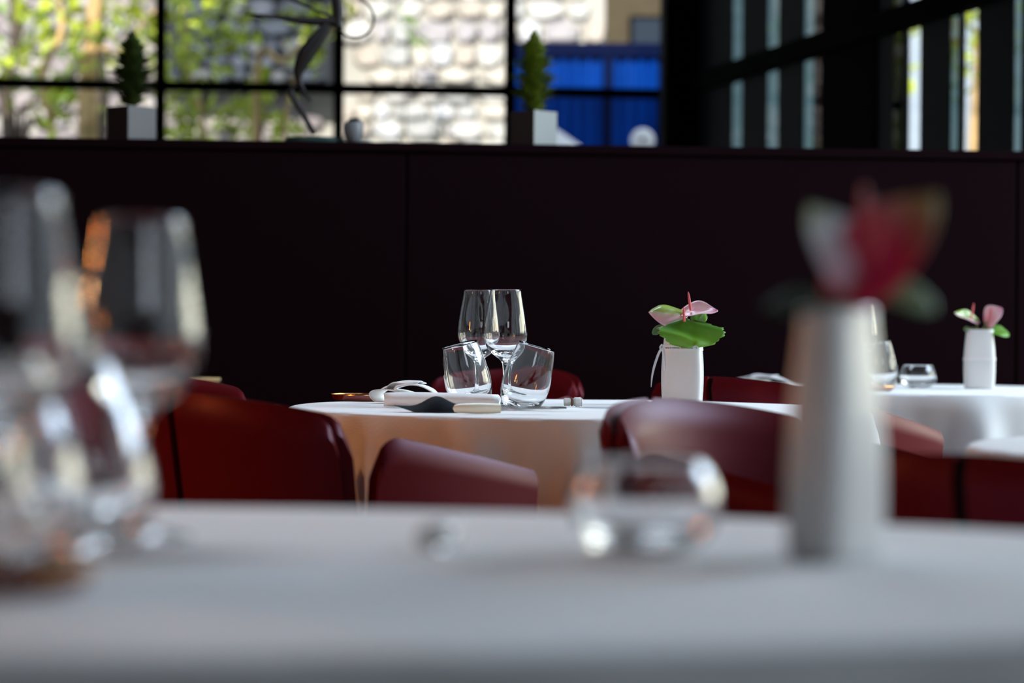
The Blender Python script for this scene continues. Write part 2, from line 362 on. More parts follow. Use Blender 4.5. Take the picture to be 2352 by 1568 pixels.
MB().tube([(0, 0, -.02), (0, 0, p.z - .06)], .018, 8).build('post', M['potgrey'], gl)
MB().lathe([(.001, 0), (.016, 0), (.016, .01), (.001, .01)], 10).build('cap', M['black'], gl).location = (0, -.08, p.z + .0)
gl.children[-1].rotation_euler = (PI / 2, 0, 0)

def leaf_cloud(mb, centers, n, size, rnd):
    for _ in range(n):
        c, r = rnd.choice(centers)
        p = Vector(c) + Vector((rnd.gauss(0, 1), rnd.gauss(0, 1), rnd.gauss(0, 1))) * r * .5
        a = Vector((rnd.uniform(-1, 1), rnd.uniform(-1, 1), rnd.uniform(-1, 1))).normalized()
        b = a.cross(Vector((rnd.uniform(-1, 1), rnd.uniform(-1, 1), rnd.uniform(-1, 1)))).normalized()
        s_ = size * rnd.uniform(.6, 1.3); q = a.cross(b) * s_ * .12
        mb.add([p - a * s_, p - b * s_ * .5 + q, p + a * s_, p + b * s_ * .5 + q], [(0, 1, 2), (0, 2, 3)])
def tree(name, Y, trunks, clusters, n, size, leafm, barkm, label, seed):
    r = random.Random(seed)
    base = at(trunks[0][0][0][0], 300, Y); base.z = 0
    t = thing(name, (base.x, Y, 0), 0, label, 'tree')
    tm = MB()
    for (path, r0) in trunks:
        pts = []
        for px, py in path: q = at(px, py, Y); pts.append((q.x - base.x, r.uniform(-.1, .1), q.z))
        pts = [(pts[0][0] * .6, 0, -.02)] + pts
        sp = smoothpath(pts, 4)
        k = len(tm.v); one = MB().tube(sp, [r0 * (1.25 - .6 * i / len(sp)) for i in range(len(sp))], 8)
        one.build('trunk', barkm, t)
    fm = MB(); cs = []
    for px, py, rad in clusters: q = at(px, py, Y); cs.append(((q.x - base.x, r.uniform(-.5, .5), q.z), rad))
    leaf_cloud(fm, cs, n, size, r)
    tag(fm.build('foliage', leafm, t), kind='stuff')
    return t
tree('garden_tree', 16.2, [([(205, 330), (200, 200), (215, 60), (240, -200)], .062), ([(120, 330), (100, 180), (150, 60), (90, -150)], .026), ([(210, 200), (280, 120), (350, 20)], .018)],
     [(60, 60, .4), (130, 20, .35), (200, 90, .3), (300, 40, .45), (330, 90, .35), (130, 80, .3), (280, 10, .5), (140, 230, .2), (330, 60, .3), (20, 160, .25)], 330, .062, M['leafy'], M['treebark'], 'leafy garden tree with a thick pale trunk behind the first window bay', 3)
tree('slender_tree', 17.0, [([(25, 330), (15, 200), (40, 80), (20, -100)], .05), ([(235, 320), (232, 150), (225, 60), (230, -150)], .04), ([(40, 330), (70, 240), (150, 190), (200, 150)], .02), ([(60, 330), (110, 300), (160, 230)], .02)],
     [(40, 100, .3), (200, 60, .3), (120, 200, .2), (10, 40, .3)], 130, .055, M['leafy2'], M['darkbark'], 'slender tree with dark stems standing behind the pale trunk', 4)
tree('drooping_tree', 15.6, [([(650, 330), (700, 120), (760, 60), (800, -150)], .012), ([(470, 330), (440, 200), (430, 100), (420, -200)], .014), ([(585, 185), (650, 140), (740, 60)], .022)],
     [(450, 30, .28), (460, 100, .25), (440, 170, .22), (520, 30, .2), (400, 120, .18), (470, 190, .16), (540, 90, .12), (720, 60, .15), (690, 120, .1), (590, 180, .07), (430, 10, .3), (760, 20, .15)], 340, .052, M['leafy'], M['treebark'], 'bright yellow-green tree drooping across the second window bay', 5)
tree('garden_shrub', 16.0, [([(440, 340), (440, 280), (450, 220)], .012), ([(600, 340), (590, 280), (600, 230)], .012)],
     [(420, 240, .2), (460, 280, .25), (420, 310, .2), (540, 250, .2), (600, 240, .15), (640, 290, .12), (560, 310, .15), (300, 280, .12), (400, 280, .2)], 330, .050, M['leafy'], M['darkbark'], 'low yellow-green shrub under the dark shaded wall', 6)
tree('small_sapling', 17.6, [([(930, 330), (935, 150), (940, 60), (938, 20)], .006)], [(940, 62, .12), (930, 70, .1), (955, 80, .08)], 45, .03, M['leafy2'], M['darkbark'], 'thin sapling in front of the pale stone wall', 8)
# trees beyond the right glazing, seen through the slits and mirrored in the glasses
def side_tree(x, y, h, seed, label, z0=1.2, spread=.9, n=900, cl=14):
    r = random.Random(seed); t = thing('side_tree', (x, y, 0), 0, label, 'tree')
    MB().tube(smoothpath([(0, 0, -.02), (.05, .02, 1), (0, .05, 2.2), (.1, 0, h * .9)], 4), .045, 8).build('trunk', M['treebark'], t)
    m = MB(); leaf_cloud(m, [((r.uniform(-spread, spread), r.uniform(-spread, spread), r.uniform(z0, h)), .35) for _ in range(cl)], n, .055, r)
    tag(m.build('foliage', M['leafy'], t), kind='stuff')
side_tree(3.10, 16.2, 3.9, 21, 'green tree glimpsed through the bright slit of the side wall', 2.75, .16, 500, 8)
# ------------------------------------------------------------------ ledge: planters, sculpture, cup
def planter(px, label, w, h, th, mL, mR, mC, seed, treeh, treew, cylabel):
    Y = PY(xs(px, 7.3)) + .085; p = onz(px, Y, ZP); p.z = ZP
    t = thing('planter', p, PI / 4 + .02, label, 'planter')
    mb = MB(); s_ = w / 2
    mb.box(-s_, s_, -s_, s_, 0, h, 0)
    # open top with a rim
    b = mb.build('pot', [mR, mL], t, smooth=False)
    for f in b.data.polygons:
        if f.normal.x < -.5: f.material_index = 1  # left side of the pot: its shade is put into a dark material
    # inside opening
    MB().box(-s_ + .008, s_ - .008, -s_ + .008, s_ - .008, h - .001, h + .001).build('soil', M['soil'], t, smooth=False)
    c = thing('conifer', (p.x, p.y, ZP + h), 0, cylabel, 'plant')
    MB().tube([(0, 0, -.003), (0, 0, treeh * .9)], [.004, .001], 8).build('stem', M['bark'], c)
    r = random.Random(seed); f = MB()
    for _ in range(2600):
        z = r.random() ** .9; env = treew / 2 * (1.55 * (z + .06) ** .55 * (1 - z) ** .85 * (1 + .22 * math.sin(z * 31 + seed)) + .02)
        a = r.uniform(0, 2 * PI); rr = env * r.uniform(.3, 1.0) * (1.25 if r.random() < .2 else 1)
        p0 = Vector((rr * .4 * math.cos(a), rr * .4 * math.sin(a), treeh * z * .93)); d = Vector((math.cos(a) * rr, math.sin(a) * rr, .010 + .012 * r.random()))
        e = Vector((-math.sin(a), math.cos(a), 0)) * .005
        f.add([p0, p0 + d * .6 + e, p0 + d, p0 + d * .6 - e], [(0, 1, 2), (0, 2, 3)])
    tag(f.build('foliage', mC, c), kind='stuff')
planter(302, 'square grey planter, left side coloured dark as shade, behind the left wine glasses, on the ledge', .104, (310 - 234) / F * 7.4, 0, M['potshade'], M['potgrey'], M['coniferd'], 1, .23, .15, 'dark little conifer in the grey planter')
planter(1225, 'square white planter, left side coloured dark as shade, on the ledge before the blue hoarding', .101, (328 - 249) / F * 7.4, 0, M['potshade'], M['potwhite'], M['conifer'], 2, .25, .16, 'bright green little conifer in the white planter')

Ys = PY(-.55) + .07
sb = at(722, 320, Ys)
sc = thing('sculpture', (sb.x, Ys, ZP), 0, 'dark bronze abstract dancing figure on a green oval base', 'sculpture')
def S3(px, py, dy=0):
    q = at(px, py, Ys); return (q.x - sb.x, dy, q.z - ZP)
mb = MB().lathe([(.001, 0), (.088, 0), (.09, .006), (.085, .017), (.001, .018)], 32); mb.v = [(x, y * .6, z) for x, y, z in mb.v]; mb.build('base', M['verdigris'], sc)
pz = (S3(722, 306)[2])
MB().tube(smoothpath([S3(722, 308), S3(700, 270), S3(678, 235), S3(668, 208), S3(682, 195)], 5), [.008] * 21, 10).build('standing_foot', M['bronze'], sc)
MB().tube(smoothpath([S3(765, 42), S3(740, 75), S3(703, 125), S3(686, 165), S3(690, 195), S3(714, 232)], 5), [.005, .008, .011, .014, .017, .019, .021, .023, .024, .025, .025, .024, .022, .02, .018, .016, .014, .012, .011, .009, .008, .007, .006, .005, .004, .003], 10, flat=.6).build('leg', M['bronze'], sc)
MB().tube(smoothpath([S3(770, 50), S3(700, 48), S3(640, 40), S3(565, 32)], 6), [.016, .016, .015, .014, .013, .013, .012, .011, .010, .009, .009, .008, .007, .006, .006, .005, .004, .003, .002], 10, flat=.6).build('leg', M['bronze'], sc)
MB().tube(smoothpath([S3(773, 42), S3(730, 25), S3(690, 8), S3(640, -12), S3(590, -40)], 5), .0045, 8).build('arm', M['bronze'], sc)
MB().tube(smoothpath([S3(775, 60), S3(776, 20), S3(770, -30), S3(772, -80)], 5), [.016] * 4 + [.017] * 12, 10, flat=.7).build('torso', M['bronze'], sc)
lp = [S3(815 + 44 * math.cos(a), 42 + 44 * math.sin(a), .01) for a in [PI * (.95 - .1 * k) for k in range(18)]]
MB().tube([S3(775, 42)] + lp[:15], .0035, 8).build('ring', M['bronze'], sc)
cpp = onz(786, Ys - .02, ZP)
cp = MB().lathe([(.001, 0), (.018, 0), (.022, .004), (.028, .03), (.029, .048), (.026, .062), (.023, .062), (.024, .045), (.02, .012), (.001, .01)], 28).build('ceramic_cup', M['cup'], loc=(cpp.x, Ys - .02, ZP))
cp.location = (cpp.x + .036, Ys - .03, ZP)
tag(cp, 'small grey ceramic cup beside the sculpture base', 'cup')
cn = MB().lathe([(.001, 0), (.021, 0), (.0215, .01), (.015, .02), (.001, .023)], 20).build('candle', M['black'], loc=(cp.location.x, cp.location.y, ZP + .052)); tag(cn, 'dark candle stub topping the grey cup', 'candle')

# ------------------------------------------------------------------ tables and cloths
def table(cx, cy, a, b, label, name, clothlabel, folds, seed, n=240, drop=.56):
    t = thing(name, (cx, cy, 0), 0, label, 'table', 'dining tables')
    top = MB().lathe([(.001, .715), (1, .715), (1, .742), (.001, .742)], 64); top.v = [(x * (a - .012), y * (b - .012), z) for x, y, z in top.v]; top.build('tabletop', M['tan'], t)
    MB().lathe([(.04, .02), (.035, .3), (.035, .715)], 24, cap0=True, cap1=True).build('pedestal', M['leg'], t)
    MB().lathe([(.26, 0), (.26, .012), (.05, .03), (.001, .03)], 40, cap0=True).build('base', M['leg'], t)
    r = random.Random(seed); ph = [r.uniform(0, 6.28) for _ in range(6)]
    m = MB(); rings = [(.001, .75), (.3, .75), (.6, .75), (.85, .75), (.95, .7505), (.985, .75), (.997, .748), (1.004, .742)] + [(1.006 + .002 * k, .742 - drop * (k / 16) ** 1.0) for k in range(1, 17)]
    for i, (rr, z) in enumerate(rings):
        dep = max(0, (.742 - z)) / drop
        for j in range(n):
            th = 2 * PI * j / n
            fo = math.sin(folds * th + ph[0] + .8 * math.sin(3 * th + ph[1])) * .6 + math.sin(folds * .5 * th + ph[2]) * .3 + .25 * math.sin(folds * 1.9 * th + ph[3])
            sharp = math.copysign(abs(fo) ** 1.1, fo)
            off = (.052 * sharp + .018) * min(1, dep * 1.7) ** .7
            lump = .0006 * noise.noise(Vector((rr * 6 * math.cos(th), rr * 6 * math.sin(th), seed))) if z >= .75 else 0
            R = rr
            m.v.append(((a * R + off) * math.cos(th), (b * R + off) * math.sin(th), z + lump))
    m.f = [(i * n + j, i * n + (j + 1) % n, (i + 1) * n + (j + 1) % n, (i + 1) * n + j) for i in range(len(rings) - 1) for j in range(n)]
    m.mi = [0] * len(m.f)
    c = m.build('tablecloth', M['cloth'], loc=(cx, cy, 0)); tag(c, clothlabel, 'tablecloth', 'white tablecloths')
    sol = c.modifiers.new('hem', 'SOLIDIFY'); sol.thickness = .0015; sol.offset = -1
    return t
TC = (.13, 4.63)
table(TC[0], TC[1], .555, .555, 'round dining table in the middle, set with two wine glasses', 'dining_table', 'white cloth in focus on the middle round table', 19, 1)
table(1.10, 6.42, .55, .55, 'round dining table by the dark partition, beyond the middle table', 'dining_table', 'white cloth with bluish folds on the table by the partition', 16, 2)
table(1.155, 3.16, .55, .55, 'round dining table at the edge behind the near vase', 'dining_table', 'white cloth corner showing above the dark chair back at the edge', 16, 3)
table(-.35, 1.55, .93, .47, 'oval dining table closest to the viewer', 'dining_table', 'blurred pale cloth spread over the closest oval table', 22, 4, n=320)
stt = thing('side_table', (onz(440, 6.6).x, 6.6, 0), 0, 'small dark side table mostly hidden behind the chairs, near the partition', 'table')
MB().lathe([(.001, .735), (.085, .735), (.085, .75), (.001, .75)], 40).build('tabletop', M['seam'], stt)
MB().lathe([(.02, .01), (.02, .73)], 16, cap0=True, cap1=True).build('pedestal', M['black'], stt)
MB().lathe([(.16, 0), (.16, .012), (.02, .02)], 32, cap0=True).build('base', M['black'], stt)
tw = MB().lathe([(.001, .0), (.042, 0), (.047, .008), (.044, .011), (.04, .004), (.001, .004)], 32).build('wooden_dish', M['tan'], loc=(onz(468, 6.55).x, 6.55, .75)); tag(tw, 'small tan wooden dish behind the red chairs near the wine glasses', 'dish')

# ------------------------------------------------------------------ chairs
def panel_mesh(path, top, z0, thick, round0, round1, nz=10, out=1):
    """upright panel that follows a plan path; top(u) gives the rim height, corners rounded by round0/round1, lean set by path(u, z)"""
    n = 40; V = []; rows = nz + 6
    outer = []; inner = []
    for i in range(n + 1):
        u = i / n
        zt = top(u)
        L = path(1, .7)[2]
        s_ = u * L; e = (1 - u) * L
        if round0 and s_ < round0: zt -= round0 - math.sqrt(max(0, round0 ** 2 - (round0 - s_) ** 2))
        if round1 and e < round1: zt -= round1 - math.sqrt(max(0, round1 ** 2 - (round1 - e) ** 2))
        co, ci = [], []
        for k in range(rows + 1):
            v = k / rows; v = v if v < .8 else v
            z = z0 + (zt - z0) * v
            x, y, _, nx, ny = path(u, z)
            t = thick / 2
            d = zt - z
            rr = thick * .5
            if d < rr: t = thick / 2 * math.sqrt(max(0, 1 - ((rr - d) / rr) ** 2)) * 1.0 + .0005
            co.append((x + nx * t, y + ny * t, z)); ci.append((x - nx * t, y - ny * t, z))
        outer.append(co); inner.append(ci)
    mb = MB(); R = rows + 1; N = n + 1
    for c in outer: mb.v += c
    for c in inner: mb.v += c
    idx = lambda s_, i, k: s_ * N * R + i * R + k
    for i in range(n):
        for k in range(rows):
            mb.f.append((idx(0, i, k), idx(0, i + 1, k), idx(0, i + 1, k + 1), idx(0, i, k + 1)))
            mb.f.append((idx(1, i, k), idx(1, i, k + 1), idx(1, i + 1, k + 1), idx(1, i + 1, k)))
        mb.f.append((idx(0, i, rows), idx(0, i + 1, rows), idx(1, i + 1, rows), idx(1, i, rows)))
        mb.f.append((idx(0, i, 0), idx(1, i, 0), idx(1, i + 1, 0), idx(0, i + 1, 0)))
    for k in range(rows):
        mb.f.append((idx(0, 0, k), idx(0, 0, k + 1), idx(1, 0, k + 1), idx(1, 0, k)))
        mb.f.append((idx(0, n, k), idx(1, n, k), idx(1, n, k + 1), idx(0, n, k + 1)))
    mb.mi = [0] * len(mb.f); return mb
BW, BD = .238, .10          # half width of the backrest, how far its ends come forward
def back_path(u0, u1):
    def f(u, z):
        uu = u0 + (u1 - u0) * u            # -1 .. 1 across the back
        ang = uu * 1.05; R = BW / math.sin(1.05)
        lean = (z - .45) * .16
        taper = 1 + (z - .7) * .12
        x = R * math.sin(ang) * taper; y = -.245 + R * (1 - math.cos(ang)) * .72 - lean
        return x, y, abs(u1 - u0) * 1.05 * R, math.sin(ang), -math.cos(ang)
    return f
def arm_path(side):
    def f(u, z):
        # u 0 rear .. 1 front
        y = -.155 + .375 * u; x = side * (.263 + .012 * math.sin(u * 2.2) - .030 * u ** 2 + (z - .6) * .08)
        return x, y, .375, side * 1, -.12
    return f
def make_chair():
    t = thing('dining_chair', (0, 0, 0), 0, 'x', 'chair', 'red leather chairs')
    top = lambda u: .800 - .034 * abs(u) ** 1.7
    g = .018
    p = panel_mesh(back_path(-1, 1), lambda u: top(u * 2 - 1) - .001, .42, .030, .04, .04)
    # inner cushion sits a little forward
    p.v = [(x, y + .014, z) for x, y, z in p.v]; p.build('backrest', M['leather'], t)
    for u0, u1 in ((-1, -g - .008), (g + .008, 1)):
        if u0 < 0: q = panel_mesh(back_path(u0, u1), lambda u, u0=u0, u1=u1: top(u0 + (u1 - u0) * u), .40, .026, .04, 0)
        else: q = panel_mesh(back_path(u0, u1), lambda u, u0=u0, u1=u1: top(u0 + (u1 - u0) * u), .40, .026, 0, .04)
        q.v = [(x, y - .013, z) for x, y, z in q.v]; q.build('back_shell', M['leather'], t)
    q = panel_mesh(back_path(-.05, .05), lambda u: .796, .41, .012, 0, 0); q.v = [(x, y - .010, z) for x, y, z in q.v]
    tag(q.build('slot', M['seam'], t), 'black slot down the middle of the back')
    for sd in (-1, 1):
        q = panel_mesh(arm_path(sd), lambda u: .744 - .070 * u, .40, .024, .05, 0); q.build('armrest', M['leather'], t)
    # seat
    mb = MB(); n = 40; prof = [(.0, .445), (.9, .45), (.98, .44), (1, .42), (.98, .385), (0.001, .38)]
    for rr, z in prof:
        for j in range(n):
            a = 2 * PI * j / n; c, s_ = math.cos(a), math.sin(a); q_ = (abs(c) ** 4 + abs(s_) ** 4) ** -.25
            mb.v.append((.262 * rr * c * q_ + .0001 * c, .25 * rr * s_ * q_ + .02, z))
    mb.f = [(i * n + j, i * n + (j + 1) % n, (i + 1) * n + (j + 1) % n, (i + 1) * n + j) for i in range(len(prof) - 1) for j in range(n)]; mb.mi = [0] * len(mb.f)
    mb.build('seat', M['leather'], t)
    MB().box(-.27, .27, -.20, .22, .36, .384).build('seat_frame', M['leg'], t, smooth=False)
    for sx_ in (-1, 1):
        for sy in (-1, 1):
            MB().tube([(sx_ * .24, .02 + sy * .19, .37), (sx_ * .27, .02 + sy * .24, 0)], [.014, .009], 10).build('leg', M['leg'], t)
    return t
chair0 = make_chair()
def place_chair(px, Y, face, label, first=False, z=.80, sc_=1.0):
    """px, Y: where the top middle of the backrest stands; face: plan angle the sitter looks (0 = away, 90 = right)"""
    c = chair0 if first else copy_tree(chair0)
    rz = -math.radians(face); q = onz(px, Y, z)
    off = Matrix.Rotation(rz, 3, 'Z') @ Vector((0, -.30, 0)) * sc_; c.scale = (sc_,) * 3
    c.location = (q.x - off.x, Y - off.y, 0); c.rotation_euler = (0, 0, rz); c['label'] = label
    return c
place_chair(418, 3.66, 43, 'red leather chair, dark slotted back to us, in front of the middle table', True)
place_chair(1642, 5.28, 42, 'red leather chair with slotted back, below the blurred napkin on the partition table')
place_chair(1510, 3.56, 128, 'red leather chair turned open towards us, glossy inner back lit lilac')
place_chair(1215, 6.25, 220, 'red leather chair seen behind the tumblers, across the middle table')
place_chair(280, 5.15, 150, 'red leather chair whose rim shows behind the left slotted-back chair')
place_chair(2222, 2.48, 36, 'dark red chair back with a slot, at the edge behind the near vase', z=.776, sc_=.97)

# ------------------------------------------------------------------ glassware
def shell(prof_out, prof_in, n=64):
    return MB().lathe(prof_out + prof_in, n)
def wine_glass(x, y, label, s=1.0, rz=0):
    t = thing('wine_glass', (x, y, .7506), rz, label, 'wine glass', 'stemmed wine glasses')
    # bowl and stem in one piece of crystal, foot below
    k = .0008
    out = [(.0295, .225), (.0325, .205), (.0372, .178), (.0405, .155), (.0415, .140), (.0405, .127), (.0370, .115), (.030, .1045), (.020, .0965), (.0105, .0905), (.0062, .084), (.0043, .074), (.0038, .05), (.0042, .025), (.0062, .012), (.014, .006), (.030, .0028), (.037, .0014), (.037, .0), (.001, .0)]
    inn = [(.001, .1010), (.010, .1025), (.020, .1055), (.029, .1105), (.0355, .1185), (.0390, .129), (.0403, .140), (.0394, .155), (.0361, .178), (.0314, .205), (.0284, .2248), (.0289, .2256), (.0295, .225)]
    prof = [(r * 1.03, z) for r, z in inn + out[1:]]
    m = MB().lathe(prof, 72); b = m.build('bowl_and_stem', M['glass'], t, angle=80)
    subsurf(b, 1); t.scale = (s, s, s)
    return t
def tumbler(x, y, tilt, azim, label, group='leaning tumblers', s=1.0):
    """clear tumbler that leans by tilt towards the plan angle azim"""
    out = [(.001, -.006), (.022, -.004), (.033, .004), (.0405, .018), (.0445, .038), (.0450, .055), (.0430, .078), (.0385, .102), (.0345, .124)]
    inn = [(.0333, .1242), (.0372, .102), (.0417, .078), (.0436, .055), (.0430, .039), (.0388, .022), (.030, .012), (.018, .009), (.001, .008)]
    n = 64; m = MB(); prof = out + inn; T = Matrix.Rotation(tilt, 3, Vector((-math.sin(azim), math.cos(azim), 0)))
    for i, (r, z) in enumerate(prof):
        for j in range(n):
            v = T @ Vector((r * math.cos(2 * PI * j / n), r * math.sin(2 * PI * j / n), z))
            if i < len(out): v.z = max(v.z, 0 + .00001 * i)
            else: v.z = max(v.z, .009)
            m.v.append(tuple(v * s))
    m.f = [(i * n + j, i * n + (j + 1) % n, (i + 1) * n + (j + 1) % n, (i + 1) * n + j) for i in range(len(prof) - 1) for j in range(n)]; m.mi = [0] * len(m.f)
    o = m.build('tumbler', M['glass'], loc=(x, y, .7508), angle=80); subsurf(o, 1)
    return tag(o, label, 'tumbler', group)
def votive(x, y, label):
    out = [(.001, 0), (.028, 0), (.040, .006), (.0485, .020), (.0505, .033), (.048, .047), (.0425, .058), (.038, .063)]
    inn = [(.0368, .0625), (.041, .0565), (.0464, .046), (.0487, .033), (.0462, .022), (.037, .014), (.022, .011), (.001, .0105)]
    o = MB().lathe(out + inn, 64).build('round_glass_bowl', M['glass'], loc=(x, y, .7508), angle=80); subsurf(o, 1)
    return tag(o, label, 'bowl', 'low round glass bowls')
def P(px, Y): q = onz(px, Y); return q.x, q.y
wine_glass(*P(1160, 4.68), 'stemmed wine glass with a broad bowl, front one of the middle pair')
wine_glass(*P(1098, 4.76), 'stemmed wine glass standing behind the left tumbler on the middle table')
x, y = P(1088, 4.62); tumbler(x, y, .24, PI + .35, 'clear tumbler leaning over beside the folded napkins on the middle table')
x, y = P(1191, 4.47); tumbler(x, y, .27, -.12, 'clear tumbler leaning over the knife blade on the middle table')
wine_glass(*P(318, 1.70), 'blurred wine glass with orange lamp reflections, on the closest table')
wine_glass(*P(8, 1.40), 'blurred wine glass cut by the frame edge, on the closest table')
x, y = P(225, 1.58); tumbler(x, y, .26, PI - .5, 'blurred leaning tumbler in front of the orange-lit wine glass', s=1.0)
x, y = P(58, 1.49); tumbler(x, y, .2, PI + .3, 'blurred leaning tumbler at the frame edge under the closest wine glass')
votive(*P(1480, 1.62), 'low round glass bowl with bright glints, on the closest table')
votive(*P(2108, 6.42), 'low round glass bowl beside the far vase, on the partition table')
wine_glass(*P(1978, 6.50), 'wine glass half hidden by the near vase, on the partition table')
x, y = P(2028, 6.40); tumbler(x, y, .12, PI, 'clear tumbler standing next to the low bowl on the partition table')

# ------------------------------------------------------------------ vases with ribbon
def vase(px, Y, rz, label, ribbon=True, tap=0.0, h=.158, w=.083, d=.047, text=False, wband=True):
    x, y = P(px, Y)
    t = thing('vase', (x, y, .7506), rz, label, 'vase', 'white ceramic vases')
    n = 64
    def sec(zf):
        k = .86 + .14 * math.sin(min(1, max(0, (zf * .92 + .17))) * PI) ** .9 - tap * zf
        return k
    def pt(th, zf, off=0, inner=0):
        c, s_ = math.cos(th), math.sin(th); q_ = (abs(c) ** 5 + abs(s_) ** 5) ** (-1 / 5)
        k = sec(zf); return ((w / 2 * k + off) * c * q_, (d / 2 * (k * 1.0) + off) * s_ * q_, zf * h)
    m = MB(); rows = [(.0, -.002), (.01, 0)] + [(i / 24, 0) for i in range(1, 24)] + [(.995, 0), (1.0, -.001), (.995, -.003)] + [(1 - i / 8, -.0035) for i in range(1, 7)]
    for zf, off in rows:
        for j in range(n): m.v.append(pt(2 * PI * j / n + PI / n, zf, off))
    nr = len(rows)
    m.f = [(i * n + j, i * n + (j + 1) % n, (i + 1) * n + (j + 1) % n, (i + 1) * n + j) for i in range(nr - 1) for j in range(n)] + [tuple(range(n - 1, -1, -1)), tuple((nr - 1) * n + j for j in range(n))]
    m.mi = [0] * len(m.f); m.build('body', M['ceramic'], t, angle=60)
    if wband:
        zb = .735 if text else .50
        m = MB(); hb = .036 if text else .03
        for zf in (zb - hb, zb + hb):
            for off in (.0004, .0012):
                for j in range(n): m.v.append(pt(2 * PI * j / n + PI / n, zf, off))
        for j in range(n):
            k = (j + 1) % n; A, B_, C_, D_ = 0, n, 2 * n, 3 * n
            m.f += [(B_ + j, B_ + k, D_ + k, D_ + j), (A + j, C_ + j, C_ + k, A + k), (C_ + j, D_ + j, D_ + k, C_ + k), (A + j, A + k, B_ + k, B_ + j)]
        m.mi = [0] * len(m.f); band = m.build('ribbon', M['ribbon'], t)
    if text:
        def front(xl):   # y of the front surface at x
            k = sec(zb); W_, D2 = w / 2 * k + .0013, d / 2 * k + .0013
            return -D2 * max(0, 1 - abs(xl / W_) ** 5) ** .2
        for body, cx_, size in (('temp le individual', -.0165, .0042), ('Anne Decorat', .0125, .0044), ('T -', .0335, .0042)):
            cu = bpy.data.curves.new('t', 'FONT'); cu.body = body; cu.size = size; cu.align_x = 'CENTER'; cu.align_y = 'CENTER'; cu.offset = .00008
            tmp = bpy.data.objects.new('t', cu); COL.objects.link(tmp); bpy.context.view_layer.update()
            me = bpy.data.meshes.new_from_object(tmp.evaluated_get(bpy.context.evaluated_depsgraph_get())); bpy.data.objects.remove(tmp)
            for v in me.vertices:
                xx, zz = v.co.x + cx_, v.co.y
                v.co = (xx, front(xx) - .0003, zb * h + zz)
            me.materials.clear(); me.materials.append(M['ink'])
            o = bpy.data.objects.new('lettering', me); COL.objects.link(o); o.parent = band
        # hanging ribbon tail and knot
        c0 = Vector((-w / 2 * sec(zb) - .002, -.008, zb * h))
        MB().tube(smoothpath([c0 + Vector((0, 0, .006)), c0 + Vector((-.003, -.004, 0)), c0 + Vector((.0015, -.003, -.006))], 5), [.0022] * 11, 8).build('knot', M['ribbon'], t)
        pts = smoothpath([c0, c0 + Vector((-.006, -.006, -.012)), c0 + Vector((-.014, -.010, -.038)), c0 + Vector((-.0185, -.010, -.060)), c0 + Vector((-.0205, -.008, -.080))], 6)
        mm = MB()
        for i, p_ in enumerate(pts):
            ww = .0028 * (1 - (i / (len(pts) - 1)) ** 3 * .85)
            mm.v += [tuple(p_ + Vector((-ww, .001, 0))), tuple(p_ + Vector((ww, -.001, 0))), tuple(p_ + Vector((ww, -.0002, 0))), tuple(p_ + Vector((-ww, .0018, 0)))]
        for i in range(len(pts) - 1):
            for a_ in range(4): b2 = (a_ + 1) % 4; mm.f.append((4 * i + a_, 4 * i + b2, 4 * i + 4 + b2, 4 * i + 4 + a_))
        mm.f += [(3, 2, 1, 0), tuple(4 * (len(pts) - 1) + q_ for q_ in range(4))]
        mm.mi = [0] * len(mm.f); mm.build('ribbon_tail', M['ribbon'], t)
        pts2 = [c0 + Vector((.003, -.014, -.002)), c0 + Vector((.006, -.0165, -.02)), c0 + Vector((.008, -.0165, -.045))]
        MB().tube(smoothpath(pts2, 4), [.0017] * 9, 6, flat=.3).build('ribbon_tail', M['ribbon'], t)
    return t

def leaf_obj(name, m, parent, origin, tip, normal, L, W, heart=0, bend=0, cup=0, serr=0, twist=0, rib=True, nu=24, nv=17, thick=.0007, round_=False):
    """a leaf or spathe: origin -> tip direction, surface normal, length, width; bend curls the tip down, cup folds the sides up"""
    t = Vector(tip).normalized(); nrm = Vector(normal); nrm = (nrm - t * nrm.dot(t)).normalized(); b = t.cross(nrm).normalized(); o0 = Vector(origin)
    mb = MB(); uv = []
    for i in range(nu + 1):
        u = i / nu
        for j in range(nv):
            v = -1 + 2 * j / (nv - 1)
            if round_: half = W / 2 * math.sin(PI * min(1, u * .97 + .015)) ** .55
            else: half = W / 2 * (math.sin(PI * min(1, u ** .72 * 1.0)) ** .8 if u < 1 else 0) + W * .004
            back = -heart * L * abs(v) ** 1.5 * (1 - u) ** 3
            s_ = L * u * (1 - .0) + back
            ser = 1 + serr * (math.sin(u * 60 + j) * .5 + .5 * math.sin(u * 23)) if abs(v) > .95 else 1
            lat = v * half * ser
            zz = -bend * L * u * u + cup * (v * half) ** 2 / max(W / 2, 1e-6) + (-.02 * L * math.exp(-(v * 6) ** 2)) + .03 * W * math.sin(u * 9 + v * 3)
            p_ = o0 + t * s_ + b * lat + nrm * zz
            mb.v.append(tuple(p_)); uv.append((v * .5 + .5, u, 0))
    for i in range(nu):
        for j in range(nv - 1): mb.f.append((i * nv + j, i * nv + j + 1, (i + 1) * nv + j + 1, (i + 1) * nv + j))
    mb.mi = [0] * len(mb.f)
    o = mb.build(name, m, parent, angle=180)
    at_ = o.data.attributes.new('leafuv', 'FLOAT_VECTOR', 'POINT')
    for k, q_ in enumerate(uv): at_.data[k].vector = q_
    so = o.modifiers.new('thick', 'SOLIDIFY'); so.thickness = thick; so.offset = 0
    return o
